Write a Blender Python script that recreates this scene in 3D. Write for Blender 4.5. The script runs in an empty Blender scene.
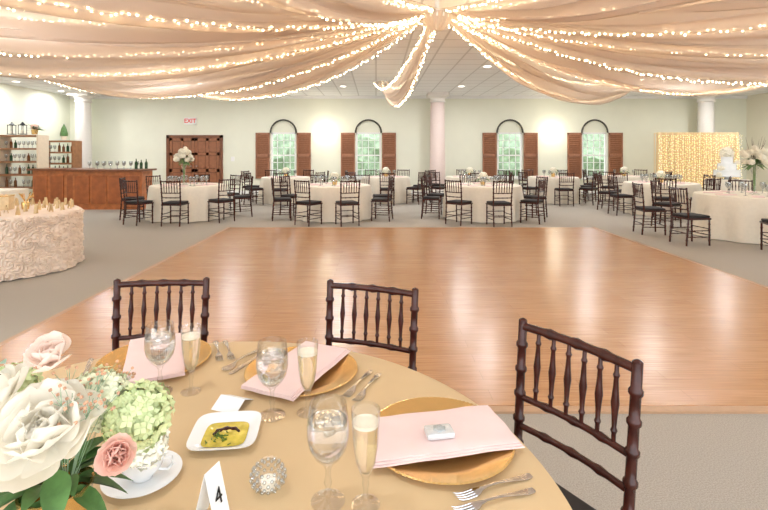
import bpy, bmesh, math, random
from mathutils import Vector, Matrix, noise
R=random.Random(7)
sc=bpy.context.scene
COL=sc.collection
pi=math.pi
sc.view_settings.view_transform='Standard'

# ------------------------------------------------------------ materials
def lin(c):
    o=[]
    for v in c[:3]:
        v/=255.0
        o.append(v/12.92 if v<=0.04045 else ((v+0.055)/1.055)**2.4)
    return (o[0],o[1],o[2],1)
MATS={}
def mat(name,c,rough=0.5,metal=0.0,var=0.0,scale=20,bump=0.0,bscale=60,trans=0.0,ior=1.45,emit=0,ecol=None,spec=0.5,sub=0,coat=0):
    if name in MATS: return MATS[name]
    m=bpy.data.materials.new(name); m.use_nodes=True
    nt=m.node_tree; b=nt.nodes['Principled BSDF']; L=nt.links
    b.inputs['Base Color'].default_value=lin(c)
    b.inputs['Roughness'].default_value=rough
    b.inputs['Metallic'].default_value=metal
    b.inputs['IOR'].default_value=ior
    b.inputs['Transmission Weight'].default_value=trans
    b.inputs['Specular IOR Level'].default_value=spec
    b.inputs['Coat Weight'].default_value=coat
    tc=nt.nodes.new('ShaderNodeTexCoord')
    if var>0:
        n=nt.nodes.new('ShaderNodeTexNoise'); n.inputs['Scale'].default_value=scale
        n.inputs['Detail'].default_value=4
        L.new(tc.outputs['Object'],n.inputs['Vector'])
        r=nt.nodes.new('ShaderNodeValToRGB')
        cl=lin(c)
        r.color_ramp.elements[0].position=0.3; r.color_ramp.elements[1].position=0.7
        r.color_ramp.elements[0].color=tuple(max(0,x*(1-var)) for x in cl[:3])+(1,)
        r.color_ramp.elements[1].color=tuple(min(1,x*(1+var)) for x in cl[:3])+(1,)
        L.new(n.outputs['Fac'],r.inputs['Fac']); L.new(r.outputs['Color'],b.inputs['Base Color'])
    if bump>0:
        n2=nt.nodes.new('ShaderNodeTexNoise'); n2.inputs['Scale'].default_value=bscale
        L.new(tc.outputs['Object'],n2.inputs['Vector'])
        bp=nt.nodes.new('ShaderNodeBump'); bp.inputs['Strength'].default_value=bump
        bp.inputs['Distance'].default_value=0.01
        L.new(n2.outputs['Fac'],bp.inputs['Height']); L.new(bp.outputs['Normal'],b.inputs['Normal'])
    if emit:
        b.inputs['Emission Color'].default_value=lin(ecol or c); b.inputs['Emission Strength'].default_value=emit
    MATS[name]=m
    return m
def thin_glass(name,tint=(255,255,255),fres=0.12,mxv=0.55):
    m=bpy.data.materials.new(name); m.use_nodes=True; nt=m.node_tree
    nt.nodes.remove(nt.nodes['Principled BSDF']); out=nt.nodes['Material Output']
    t=nt.nodes.new('ShaderNodeBsdfTransparent'); t.inputs[0].default_value=lin(tint)
    g=nt.nodes.new('ShaderNodeBsdfGlossy'); g.inputs['Roughness'].default_value=0.03
    lw=nt.nodes.new('ShaderNodeLayerWeight'); lw.inputs['Blend'].default_value=0.35
    mp=nt.nodes.new('ShaderNodeMapRange'); mp.inputs['To Min'].default_value=fres*0.5; mp.inputs['To Max'].default_value=mxv
    mx=nt.nodes.new('ShaderNodeMixShader')
    nt.links.new(lw.outputs['Facing'],mp.inputs['Value']); nt.links.new(mp.outputs['Result'],mx.inputs[0])
    nt.links.new(t.outputs[0],mx.inputs[1]); nt.links.new(g.outputs[0],mx.inputs[2]); nt.links.new(mx.outputs[0],out.inputs[0])
    return m
def fabric_translucent(name,c,trl=0.45,transp=0.12,var=0.0,scale=20):
    m=bpy.data.materials.new(name); m.use_nodes=True; nt=m.node_tree
    b=nt.nodes['Principled BSDF']; out=nt.nodes['Material Output']
    b.inputs['Base Color'].default_value=lin(c); b.inputs['Roughness'].default_value=0.6
    t=nt.nodes.new('ShaderNodeBsdfTranslucent'); t.inputs[0].default_value=lin(c)
    if var>0:
        tc=nt.nodes.new('ShaderNodeTexCoord'); n=nt.nodes.new('ShaderNodeTexNoise'); n.inputs['Scale'].default_value=scale
        r=nt.nodes.new('ShaderNodeValToRGB'); cl=lin(c)
        r.color_ramp.elements[0].position=0.3; r.color_ramp.elements[1].position=0.7
        r.color_ramp.elements[0].color=tuple(x*(1-var) for x in cl[:3])+(1,); r.color_ramp.elements[1].color=tuple(min(1,x*(1+var)) for x in cl[:3])+(1,)
        nt.links.new(tc.outputs['Object'],n.inputs['Vector']); nt.links.new(n.outputs['Fac'],r.inputs[0])
        nt.links.new(r.outputs[0],b.inputs['Base Color']); nt.links.new(r.outputs[0],t.inputs[0])
    tp=nt.nodes.new('ShaderNodeBsdfTransparent')
    m1=nt.nodes.new('ShaderNodeMixShader'); m1.inputs[0].default_value=trl
    m2=nt.nodes.new('ShaderNodeMixShader'); m2.inputs[0].default_value=transp
    nt.links.new(b.outputs[0],m1.inputs[1]); nt.links.new(t.outputs[0],m1.inputs[2])
    nt.links.new(m1.outputs[0],m2.inputs[1]); nt.links.new(tp.outputs[0],m2.inputs[2]); nt.links.new(m2.outputs[0],out.inputs[0])
    return m
def brickmat(name,c1,c2,cm,bw,bh,ms,rough,offset=0.5,varscale=3,bumpy=False,stretch=None,rot=0,spec=0.5):
    m=bpy.data.materials.new(name); m.use_nodes=True; nt=m.node_tree; b=nt.nodes['Principled BSDF']; L=nt.links
    tc=nt.nodes.new('ShaderNodeTexCoord'); mp=nt.nodes.new('ShaderNodeMapping'); mp.inputs['Rotation'].default_value=(0,0,rot)
    L.new(tc.outputs['Object'],mp.inputs[0])
    br=nt.nodes.new('ShaderNodeTexBrick'); br.offset=offset
    br.inputs['Scale'].default_value=1; br.inputs['Brick Width'].default_value=bw; br.inputs['Row Height'].default_value=bh
    br.inputs['Mortar Size'].default_value=ms
    br.inputs['Color1'].default_value=lin(c1); br.inputs['Color2'].default_value=lin(c2); br.inputs['Mortar'].default_value=lin(cm)
    L.new(mp.outputs[0],br.inputs['Vector'])
    src=br.outputs['Color']
    if stretch:
        n=nt.nodes.new('ShaderNodeTexNoise'); m2=nt.nodes.new('ShaderNodeMapping'); m2.inputs['Scale'].default_value=stretch
        n.inputs['Scale'].default_value=varscale; n.inputs['Detail'].default_value=8
        L.new(mp.outputs[0],m2.inputs[0]); L.new(m2.outputs[0],n.inputs['Vector'])
        mx=nt.nodes.new('ShaderNodeMix'); mx.data_type='RGBA'; mx.blend_type='SOFT_LIGHT'; mx.inputs[0].default_value=0.7
        L.new(src,mx.inputs[6]); L.new(n.outputs['Fac'],mx.inputs[7]); src=mx.outputs[2]
    L.new(src,b.inputs['Base Color']); b.inputs['Roughness'].default_value=rough
    b.inputs['Specular IOR Level'].default_value=spec
    return m

M_wall=mat('wall_paint',(233,234,217),0.8,var=0.02,scale=1.5)
M_wallr=mat('wall_paint_cream',(238,232,212),0.8,var=0.02,scale=1.5)
M_white=mat('white_trim',(240,240,238),0.5,var=0.01)
M_colw=mat('column_paint',(230,226,220),0.6,var=0.02)
M_ceil=brickmat('ceiling_tiles',(248,249,250),(245,246,248),(216,216,217),0.61,0.61,0.02,0.8,offset=0.0)
M_floor=brickmat('wood_planks',(186,136,90),(178,128,82),(160,114,72),1.2,0.13,0.002,0.265,stretch=(1.2,22,1),varscale=3.0,spec=0.85)
M_carpet=mat('carpet_loop',(174,167,157),0.95,var=0.22,scale=160,bump=0.4,bscale=220,spec=0.1)
M_wood=mat('dark_mahogany',(66,31,25),0.26,var=0.35,scale=25,spec=0.5)
M_cush=mat('black_cushion',(34,28,28),0.7,var=0.2)
M_shut=mat('shutter_wood',(162,112,84),0.5,var=0.12,scale=15)
M_door=mat('door_wood',(150,98,68),0.4,var=0.12,scale=10)
M_doorf=mat('door_frame_wood',(122,76,52),0.4,var=0.12,scale=10)
M_bar=mat('bar_cherry_wood',(180,108,62),0.35,var=0.25,scale=8)
M_barp=mat('bar_panel_wood',(158,90,50),0.35,var=0.2,scale=8)
M_shelfw=mat('shelf_walnut_wood',(150,104,68),0.45,var=0.2,scale=10)
M_bart=mat('bar_top_wood',(122,74,48),0.3,var=0.2)
M_ivory=mat('ivory_cloth',(233,224,208),0.8,var=0.03,bump=0.1,bscale=300)
M_gold_cloth=mat('champagne_cloth',(212,184,142),0.55,var=0.03,scale=5,bump=0.12,bscale=500)
M_gold=mat('gold_leaf',(230,194,130),0.24,0.9,var=0.02,scale=8)
M_silver=mat('polished_silver',(205,205,208),0.15,1.0,bump=0.02)
M_pink=mat('pink_napkin',(238,211,207),0.8,var=0.02,bump=0.1,bscale=500)
M_china=mat('white_china',(240,242,243),0.12,var=0.005)
M_paper=mat('white_paper',(242,244,245),0.6,var=0.005)
M_ink=mat('black_ink',(20,20,20),0.5,var=0.01)
M_glass=thin_glass('thin_glass')
M_water=mat('water',(255,255,255),0.0,trans=1.0,ior=1.33)
M_champ=mat('champagne',(252,242,210),0.02,trans=0.9,ior=1.33)
M_foam=mat('foam',(250,244,225),0.5,var=0.05,scale=90)
M_drape=fabric_translucent('peach_chiffon',(232,218,205),0.5,0.28)
M_bulb=mat('warm_bulb',(255,235,190),0.5,emit=12,ecol=(255,230,188))
M_wire=mat('pale_wire',(220,210,190),0.6,var=0.05)
M_lampface=mat('lamp_diffuser',(255,250,240),0.5,emit=3,ecol=(255,248,236))
M_sconce=mat('sconce_glass',(255,250,240),0.5,emit=5,ecol=(255,238,200))
M_leaf=mat('leaf_green',(84,122,66),0.5,var=0.3,scale=30)
M_leaf2=mat('eucalyptus_green',(142,170,140),0.6,var=0.2,scale=20)
M_peony=fabric_translucent('white_peony_petal',(251,247,237),0.4,0,var=0.01)
M_blush=fabric_translucent('blush_rose_petal',(250,216,204),0.4,0,var=0.05)
M_blush2=fabric_translucent('pale_blush_petal',(252,236,226),0.4,0,var=0.03)
M_hyd=mat('green_hydrangea_petal',(214,226,172),0.6,var=0.12,scale=22)
M_cream=mat('cream_flower',(250,244,226),0.6,var=0.05)
M_twig=mat('twig_brown',(120,90,60),0.7,var=0.2)
M_bud=mat('berry_bud',(206,160,130),0.6,var=0.3,scale=60)
M_oil=mat('olive_oil',(204,186,70),0.06,var=0.25,scale=40,coat=1)
M_bals=mat('balsamic',(56,20,14),0.1,var=0.3)
M_herb=mat('herbs',(88,118,36),0.6,var=0.3)
M_red=mat('exit_red',(205,50,36),0.5,emit=0.3,ecol=(220,50,32))
M_grass=mat('grass',(140,155,118),0.9,var=0.2,scale=3)
M_tree=mat('foliage',(146,162,134),0.9,var=0.4,scale=3.5)
M_curtain=fabric_translucent('gold_curtain',(244,226,186),0.35,0.0)
M_backb=mat('curtain_bulb',(255,225,150),0.5,emit=8,ecol=(255,228,170))
M_black=mat('black_metal',(25,25,25),0.4,0.5,var=0.05)
M_bottle=mat('bottle_green_glass',(40,70,40),0.1,var=0.1)
M_bottle2=mat('bottle_amber_glass',(120,70,30),0.1,var=0.1)
M_candle=mat('candle_wax',(250,245,230),0.6,var=0.02)

# ------------------------------------------------------------ helpers
def link(o,parent=None):
    COL.objects.link(o)
    if parent is not None: o.parent=parent
    return o
def meshobj(name,bm,m,parent=None,smooth=True,loc=None,rotz=0,label=None,cat=None,kind=None,group=None,sharp=True):
    me=bpy.data.meshes.new(name); bm.normal_update(); bm.to_mesh(me); bm.free()
    ms=m if isinstance(m,(list,tuple)) else [m]
    for x in ms: me.materials.append(x)
    if smooth:
        for p in me.polygons: p.use_smooth=True
        if sharp:
            try: me.set_sharp_from_angle(angle=math.radians(40))
            except Exception: pass
    o=bpy.data.objects.new(name,me); link(o,parent)
    if loc is not None: o.location=loc
    o.rotation_euler[2]=rotz
    meta(o,label,cat,kind,group)
    return o
def meta(o,label=None,cat=None,kind=None,group=None):
    if label: o['label']=label
    if cat: o['category']=cat
    if kind: o['kind']=kind
    if group: o['group']=group
def empty(name,loc=(0,0,0),rotz=0,label=None,cat=None,group=None,kind=None):
    o=bpy.data.objects.new(name,None); o.empty_display_size=0.05; link(o)
    o.location=loc; o.rotation_euler[2]=rotz
    meta(o,label,cat,kind,group); return o
def dup(root,loc,rotz=0,label=None,group=None,scale=None):
    n=root.copy(); COL.objects.link(n); n.location=loc; n.rotation_euler[2]=rotz
    if scale: n.scale=scale
    def rec(a,b):
        for c in list(a.children):
            d=c.copy(); COL.objects.link(d); d.parent=b
            d.matrix_parent_inverse=c.matrix_parent_inverse.copy()
            rec(c,d)
    rec(root,n)
    if label: n['label']=label
    if group: n['group']=group
    return n
def box(bm,c,s,rot=None,mi=0,bev=0):
    r=bmesh.ops.create_cube(bm,size=1.0)
    M=Matrix.Translation(c)@(rot if rot is not None else Matrix())@Matrix.Diagonal((s[0],s[1],s[2],1))
    bmesh.ops.transform(bm,matrix=M,verts=r['verts'])
    fs=set(f for v in r['verts'] for f in v.link_faces)
    for f in fs: f.material_index=mi
    if bev:
        es=list(set(e for v in r['verts'] for e in v.link_edges))
        bmesh.ops.bevel(bm,geom=es,offset=bev,segments=2,affect='EDGES',profile=0.5)
def bx(x0,x1,y0,y1,z0,z1): return ((x0+x1)/2,(y0+y1)/2,(z0+z1)/2),(x1-x0,y1-y0,z1-z0)
def lathe(bm,prof,seg=24,center=(0,0,0),rf=None,mi=0,cap=True):
    rings=[]
    for (r,z) in prof:
        ring=[]
        for i in range(seg):
            a=2*pi*i/seg; k=rf(a) if rf else 1
            ring.append(bm.verts.new((center[0]+r*k*math.cos(a),center[1]+r*k*math.sin(a),center[2]+z)))
        rings.append(ring)
    for j in range(len(rings)-1):
        for i in range(seg):
            f=bm.faces.new((rings[j][i],rings[j][(i+1)%seg],rings[j+1][(i+1)%seg],rings[j+1][i])); f.material_index=mi
    if cap:
        if prof[0][0]>1e-5:
            f=bm.faces.new(list(reversed(rings[0]))); f.material_index=mi
        if prof[-1][0]>1e-5:
            f=bm.faces.new(rings[-1]); f.material_index=mi
    return rings
def tube(bm,pts,radii,seg=8,mi=0):
    pts=[Vector(p) for p in pts]; rings=[]
    for i,p in enumerate(pts):
        d=(pts[min(i+1,len(pts)-1)]-pts[max(i-1,0)])
        if d.length<1e-9: d=Vector((0,0,1))
        d.normalize()
        up=Vector((0,0,1)) if abs(d.z)<0.9 else Vector((0,1,0))
        a=d.cross(up).normalized(); b=a.cross(d).normalized()
        r=radii[i] if isinstance(radii,(list,tuple)) else radii
        rings.append([bm.verts.new(p+a*r*math.cos(2*pi*k/seg)+b*r*math.sin(2*pi*k/seg)) for k in range(seg)])
    for j in range(len(rings)-1):
        for k in range(seg):
            f=bm.faces.new((rings[j][k],rings[j][(k+1)%seg],rings[j+1][(k+1)%seg],rings[j+1][k])); f.material_index=mi
    f=bm.faces.new(list(reversed(rings[0]))); f.material_index=mi
    f=bm.faces.new(rings[-1]); f.material_index=mi
def rod(bm,p0,p1,prof,seg=8):
    p0=Vector(p0);p1=Vector(p1)
    tube(bm,[p0.lerp(p1,t) for t,_ in prof],[r for _,r in prof],seg)
def bamboo(n,r,b=1.35,w=0.012,L=0.45):
    pr=[(0,r)]
    for i in range(1,n+1):
        t=i/(n+1); h=w/L
        pr+= [(t-h,r),(t-h*0.45,r*b),(t+h*0.45,r*b),(t+h,r)]
    pr.append((1,r)); return pr
def text_mesh(name,body,size,m,parent,M,extr=0.001):
    cu=bpy.data.curves.new(name,'FONT'); cu.body=body; cu.size=size; cu.extrude=extr; cu.align_x='CENTER'; cu.align_y='CENTER'
    if body=='EXIT': cu.offset=0.004
    o=bpy.data.objects.new('tmp',cu); COL.objects.link(o)
    dg=bpy.context.evaluated_depsgraph_get(); me=bpy.data.meshes.new_from_object(o.evaluated_get(dg))
    bpy.data.objects.remove(o); me.materials.clear(); me.materials.append(m)
    n=bpy.data.objects.new(name,me); link(n,parent); n.matrix_local=M; return n

# ------------------------------------------------------------ room
XL,XR,YB,YF,H=-10.9,13.2,-3.0,17.1,3.5
def boxobj(name,x0,x1,y0,y1,z0,z1,m,kind='structure',parent=None,label=None,cat=None,bev=0,smooth=False):
    bm=bmesh.new(); c,s=bx(x0,x1,y0,y1,z0,z1); box(bm,c,s,bev=bev)
    return meshobj(name,bm,m,parent,smooth,kind=kind,label=label,cat=cat)
boxobj('floor',XL,XR,YB,YF,-0.1,0,M_carpet,label='grey beige carpet floor')
boxobj('ceiling',XL,XR,YB,YF,H,H+0.1,M_ceil,label='white tiled drop ceiling')
boxobj('wall_left',XL-0.2,XL,YB,YF+0.25,-0.1,H+0.1,M_wall,label='pale green cream wall')
boxobj('wall_right',XR,XR+0.2,YB,YF+0.25,-0.1,H+0.1,M_wallr,label='cream wall')
WX=[-3.3,-0.27,4.77,7.79]
def archpoly(w,z0,z1,n=14):
    p=[(-w/2,z0),(w/2,z0),(w/2,z1)]
    for i in range(1,n): 
        a=pi*i/n; p.append((w/2*math.cos(a),z1+w/2*math.sin(a)))
    p.append((-w/2,z1)); return p
bm=bmesh.new()
c,s=bx(XL,XR,YF,YF+0.25,-0.1,H+0.1); box(bm,c,s)
wall=meshobj('wall_back',bm,M_wall,smooth=False,kind='structure',label='pale green cream wall with arched windows')
bm=bmesh.new()
for x in WX:
    P=archpoly(0.90,0.58,2.18)
    a=[bm.verts.new((x+px,YF-0.3,pz)) for px,pz in P]; b=[bm.verts.new((x+px,YF+0.6,pz)) for px,pz in P]
    bm.faces.new(a); bm.faces.new(list(reversed(b)))
    for i in range(len(P)):
        j=(i+1)%len(P); bm.faces.new((a[j],a[i],b[i],b[j]))
bmesh.ops.recalc_face_normals(bm,faces=bm.faces)
cut=meshobj('cut',bm,M_wall,smooth=False)
md=wall.modifiers.new('b','BOOLEAN'); md.object=cut; md.operation='DIFFERENCE'; md.solver='EXACT'
dg=bpy.context.evaluated_depsgraph_get(); nm=bpy.data.meshes.new_from_object(wall.evaluated_get(dg))
wall.modifiers.clear(); wall.data=nm; bpy.data.objects.remove(cut)
M_dark=mat('dark_window_trim',(70,68,60),0.5,var=0.05)
for i,x in enumerate(WX):
    bm=bmesh.new(); y=YF+0.08
    w=0.90
    for sx in (-1,1): box(bm,(x+sx*(w/2-0.03),y,1.38),(0.06,0.08,1.6))
    box(bm,(x,y,0.61),(w,0.10,0.06)); box(bm,(x,y,2.17),(w,0.08,0.06)); box(bm,(x,y,1.38),(w,0.06,0.05))
    for k in range(1,4): box(bm,(x-w/2+k*w/4,y,1.38),(0.022,0.03,1.6))
    for k in range(1,6): box(bm,(x,y,0.6+k*1.58/6),(w,0.03,0.022))
    pts=[(x+(w/2+0.01)*math.cos(pi*t/16),YF-0.01,2.18+(w/2+0.01)*math.sin(pi*t/16)) for t in range(17)]
    tube(bm,pts,0.032,6,mi=1)
    pv=[bm.verts.new((x+px,YF+0.05,pz)) for px,pz in archpoly(0.9,2.18,2.181)]
    f=bm.faces.new(pv); f.material_index=2
    box(bm,(x,YF-0.04,0.55),(w+0.1,0.1,0.05))
    wo=meshobj('window_%d'%(i+1),bm,[M_white,M_dark,M_wall],smooth=False,kind='structure',label='white gridded arched window with brown shutters')
    for sx in (-1,1):
        bm=bmesh.new(); cx=x+sx*(w/2+0.28); 
        for q in (-1,1): box(bm,(cx+q*0.225,YF-0.03,1.37),(0.05,0.05,1.62))
        for z in (0.59,1.37,2.15): box(bm,(cx,YF-0.03,z),(0.5,0.05,0.07))
        for k in range(22):
            z=0.66+k*0.068
            if abs(z-1.37)<0.05: continue
            box(bm,(cx,YF-0.025,z),(0.42,0.012,0.06),rot=Matrix.Rotation(0.5,4,'X'))
        box(bm,(cx,YF-0.008,1.37),(0.42,0.006,1.6))
        meshobj('shutter',bm,M_shut,wo,smooth=False,label='brown louvered shutter')
boxobj('baseboard_back',XL,XR,YF-0.02,YF,0,0.12,M_white)
boxobj('baseboard_left',XL,XL+0.02,YB,YF-0.02,0,0.12,M_white)
boxobj('baseboard_right',XR-0.02,XR,YB,YF-0.02,0,0.12,M_white)
boxobj('trim_1',XL,XR,YF-0.05,YF,H-0.1,H,M_white,label='white crown molding')
# outside
boxobj('lawn',-40,40,17.6,70,-0.4,-0.3,M_grass,kind='stuff',label='green lawn outside the windows',cat='grass')
bm=bmesh.new(); g=[]
for i in range(201):
    row=[]
    for (dy,z) in ((0,-.299),(-.3,.3),(-.4,1.0),(-.35,1.7),(-.2,2.4),(.1,2.9),(.6,3.1)):
        x=-22+i*.25; p=Vector((x*.9,z*1.3,0))
        row.append(bm.verts.new((x,34+dy+0.7*noise.noise(p)+.3*noise.noise(p*3),z+(.3*noise.noise(p*1.3)+.2*noise.noise(p*4) if z>0.5 else 0))))
    g.append(row)
for i in range(200):
    for j in range(6): bm.faces.new((g[i][j],g[i+1][j],g[i+1][j+1],g[i][j+1]))
meshobj('hedge',bm,M_tree,label='pale green leafy hedge outside the windows',cat='hedge',kind='stuff')
# doors
bm=bmesh.new()
DX0,DX1=-7.35,-5.55
box(bm,*bx(DX0-0.1,DX0,YF-0.06,YF,0,2.1),mi=1); box(bm,*bx(DX1,DX1+0.1,YF-0.06,YF,0,2.1),mi=1); box(bm,*bx(DX0-0.1,DX1+0.1,YF-0.06,YF,2.0,2.1),mi=1)
box(bm,*bx(DX0,DX1,YF-0.02,YF,0.01,2.0),mi=1)
for k in range(2):
    a=DX0+k*0.9+.012; b=DX0+(k+1)*.9-.012
    for (z0,z1) in ((0.02,0.17),(0.78,0.90),(1.38,1.48),(1.9,1.99)): box(bm,*bx(a,b,YF-0.04,YF-.02,z0,z1))
    for (p0,p1) in ((a,a+.1),(a+.39,a+.49),(b-.1,b)): box(bm,*bx(p0,p1,YF-0.04,YF-.02,0.02,1.99))
    for (z0,z1) in ((0.2,0.75),(0.93,1.35),(1.51,1.87)):
        for (p0,p1) in ((a+0.12,a+0.37),(a+0.51,b-0.12)):
            box(bm,*bx(p0,p1,YF-0.035,YF-0.02,z0,z1),bev=0.006)
dr=meshobj('door_1',bm,[M_door,M_doorf],smooth=False,kind='structure',label='reddish brown paneled double door')
for sx in (-1,1):
    bm=bmesh.new(); tube(bm,[(-6.45+sx*0.07,YF-0.04,1.0),(-6.45+sx*0.07,YF-0.10,1.0),(-6.45+sx*0.14,YF-0.10,1.0)],0.012,8); meshobj('handle',bm,M_silver,dr)
# exit sign
ex=empty('exit_sign',(-6.6,YF,2.6),label='white lit exit sign with red letters above doors',cat='exit sign')
bm=bmesh.new(); box(bm,(0,-0.03,0),(0.44,0.06,0.25),bev=0.01); meshobj('sign_body',bm,M_white,ex,smooth=False)
text_mesh('lettering','EXIT',0.205,M_red,ex,Matrix.Translation((0,-0.064,0))@Matrix.Rotation(pi/2,4,'X'))
bm=bmesh.new(); box(bm,(-5.1,YF-0.01,1.25),(0.12,0.02,0.16),bev=0.004); meshobj('light_switch',bm,M_white,smooth=False,label='white wall switch plate beside the doors',cat='light switch')
# sconces
for x in (-1.8,6.25):
    s=empty('wall_sconce',(x,YF,2.22),label='lit white round wall sconce',cat='wall lamp',group='wall sconces')
    bm=bmesh.new(); lathe(bm,[(0.12,0),(0.12,0.02),(0.08,0.035),(0.05,0.05)],28)
    bmesh.ops.transform(bm,matrix=Matrix.Rotation(pi/2,4,'X'),verts=bm.verts); meshobj('base',bm,M_gold,s)
    bm=bmesh.new(); bmesh.ops.create_uvsphere(bm,u_segments=24,v_segments=14,radius=0.17)
    for v in bm.verts: v.co=Vector((v.co.x*1.05,v.co.y*0.5-0.12,v.co.z*1.0))
    meshobj('lamp_shade',bm,M_sconce,s)
    bm=bmesh.new()
    for q in (-1,1): tube(bm,[(q*.06,-.03,-.16),(q*.06,-.21,-.10),(q*.06,-.225,0),(q*.06,-.21,.10)],0.007,6)
    tube(bm,[(-.19,-.12,-.03),(-.13,-.19,-.03),(0,-.225,-.03),(.13,-.19,-.03),(.19,-.12,-.03)],.008,6)
    meshobj('bracket',bm,M_gold,s)
    l=bpy.data.lights.new('sconce_light','POINT'); l.energy=16; l.color=(1,0.9,0.72); l.shadow_soft_size=0.1
    lo=bpy.data.objects.new('sconce_light',l); link(lo,s); lo.location=(0,-0.42,0)
# columns
def column(x,y,lab,m=None):
    m=m or M_colw
    e=empty('column',(x,y,0),label=lab,cat='column',group='round columns'); 
    bm=bmesh.new(); lathe(bm,[(0.27,0.2),(0.265,1.0),(0.24,2.9),(0.23,3.2)],28); meshobj('shaft',bm,m,e)
    bm=bmesh.new(); lathe(bm,[(0.23,3.18),(0.27,3.2),(0.27,3.24),(0.24,3.26),(0.25,3.32),(0.33,3.38),(0.33,3.4)],28); box(bm,(0,0,3.45),(0.7,0.7,0.1)); meshobj('capital',bm,M_colw,e)
    bm=bmesh.new(); box(bm,(0,0,0.05),(0.7,0.7,0.1)); lathe(bm,[(0.34,0.1),(0.34,0.15),(0.29,0.2),(0.28,0.22)],28); meshobj('base',bm,M_colw,e)
    return e
column(2.1,16.4,'round pale pinkish column with square capital',mat('column_pink',(226,208,202),0.6,var=0.02))
column(-10.0,16.4,'round white column near the bar shelving')
column(11.2,16.3,'round white column behind the lit curtain')
# dance floor
df=empty('dance_floor',(0.7,6.12,0),label='honey tan laminate plank dance floor with trim edge',cat='dance floor')
bm=bmesh.new(); box(bm,(0,0,0.008),(7.14,6.62,0.016)); meshobj('floor_panels',bm,M_floor,df,smooth=False)
M_edge=mat('floor_edging',(184,148,116),0.4,var=0.05)
bm=bmesh.new()
for sx in (-1,1): box(bm,(sx*3.6,0,0.007),(0.06,6.74,0.014))
for sy in (-1,1): box(bm,(0,sy*3.34,0.007),(7.26,0.06,0.014))
meshobj('edge_trim',bm,M_edge,df,smooth=False)

# downlights: a pair along the left wall, the rest added for room light
bm=bmesh.new(); lathe(bm,[(0.0,-0.012),(0.09,-0.012)],20,cap=False)
pend=[]
for (x,y) in ((-10.2,13.6),(-10.3,15.7)): pend.append((x,y,30))
PW=41
for y in (1.0,4.2,7.6,11.2,14.6):  # added grid of downlights giving the hall its base illumination
    for x in (-8.2,-4.4,-1.0,2.6,6.4,10.6):
        if -5<x<7 and 3<y<9: continue
        pend.append((x,y,PW*(0.35 if y<2 else (1.2 if y>14 else 1))))
for x in (-3.6,5.2):  # weaker extra downlights, also added, over the dance floor
    for y in (4.5,8.0): pend.append((x,y,PW*0.6))
es=[]
for q,(x,y,p) in enumerate(pend):
    if q==0:
        e=empty('recessed_downlight',(x,y,H),label='lit recessed round ceiling downlight, most of them added for room light',cat='ceiling light',group='recessed downlights')
        b1=bmesh.new(); lathe(b1,[(0.09,-0.004),(0.12,-0.008),(0.13,0.0)],20,cap=False); meshobj('trim_ring',b1,M_white,e)
        meshobj('diffuser',bm,M_lampface,e); es=[e]
    else: es.append(dup(es[0],(x,y,H)))
for q,(e,(x,y,p)) in enumerate(zip(es,pend)):
    l=bpy.data.lights.new('downlight_lamp','AREA'); l.shape='DISK'; l.size=0.17; l.energy=p; l.color=(0.98,0.985,1.0)
    lo=bpy.data.objects.new('downlight_lamp',l); link(lo,e); lo.location=(0,0,-0.02)

# ------------------------------------------------------------ ceiling drapes
HUB=Vector((0.79,6.2,3.32))
hb=empty('drape_hub',(HUB.x,HUB.y,3.2),label='gathered fabric hub hanging from the ceiling',cat='ceiling hub')
bm=bmesh.new(); lathe(bm,[(0.03,0.3),(0.03,0.12),(0.16,0.1),(0.17,0.06),(0.16,0.02),(0.05,0.0)],24); meshobj('mount_ring',bm,M_white,hb)
bm=bmesh.new(); lathe(bm,[(0.02,-0.14),(0.09,-0.11),(0.14,-0.05),(0.17,0.02),(0.19,0.08)],60,rf=lambda a:1+0.12*math.sin(a*12)); meshobj('fabric_knot',bm,M_drape,hb)
ico=bmesh.new(); bmesh.ops.create_icosphere(ico,subdivisions=1,radius=1); IV=[v.co.copy() for v in ico.verts]; IF=[[v.index for v in f.verts] for f in ico.faces]; ico.free()
def bulbs_mesh(name,pts,r,m,parent):
    V=[];F=[]
    for p in pts:
        o=len(V); V+= [tuple(Vector(p)+c*r) for c in IV]; F+=[[o+i for i in f] for f in IF]
    me=bpy.data.meshes.new(name); me.from_pydata(V,[],F); me.materials.append(m)
    o=bpy.data.objects.new(name,me); link(o,parent); o['kind']='stuff'; return o
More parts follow.
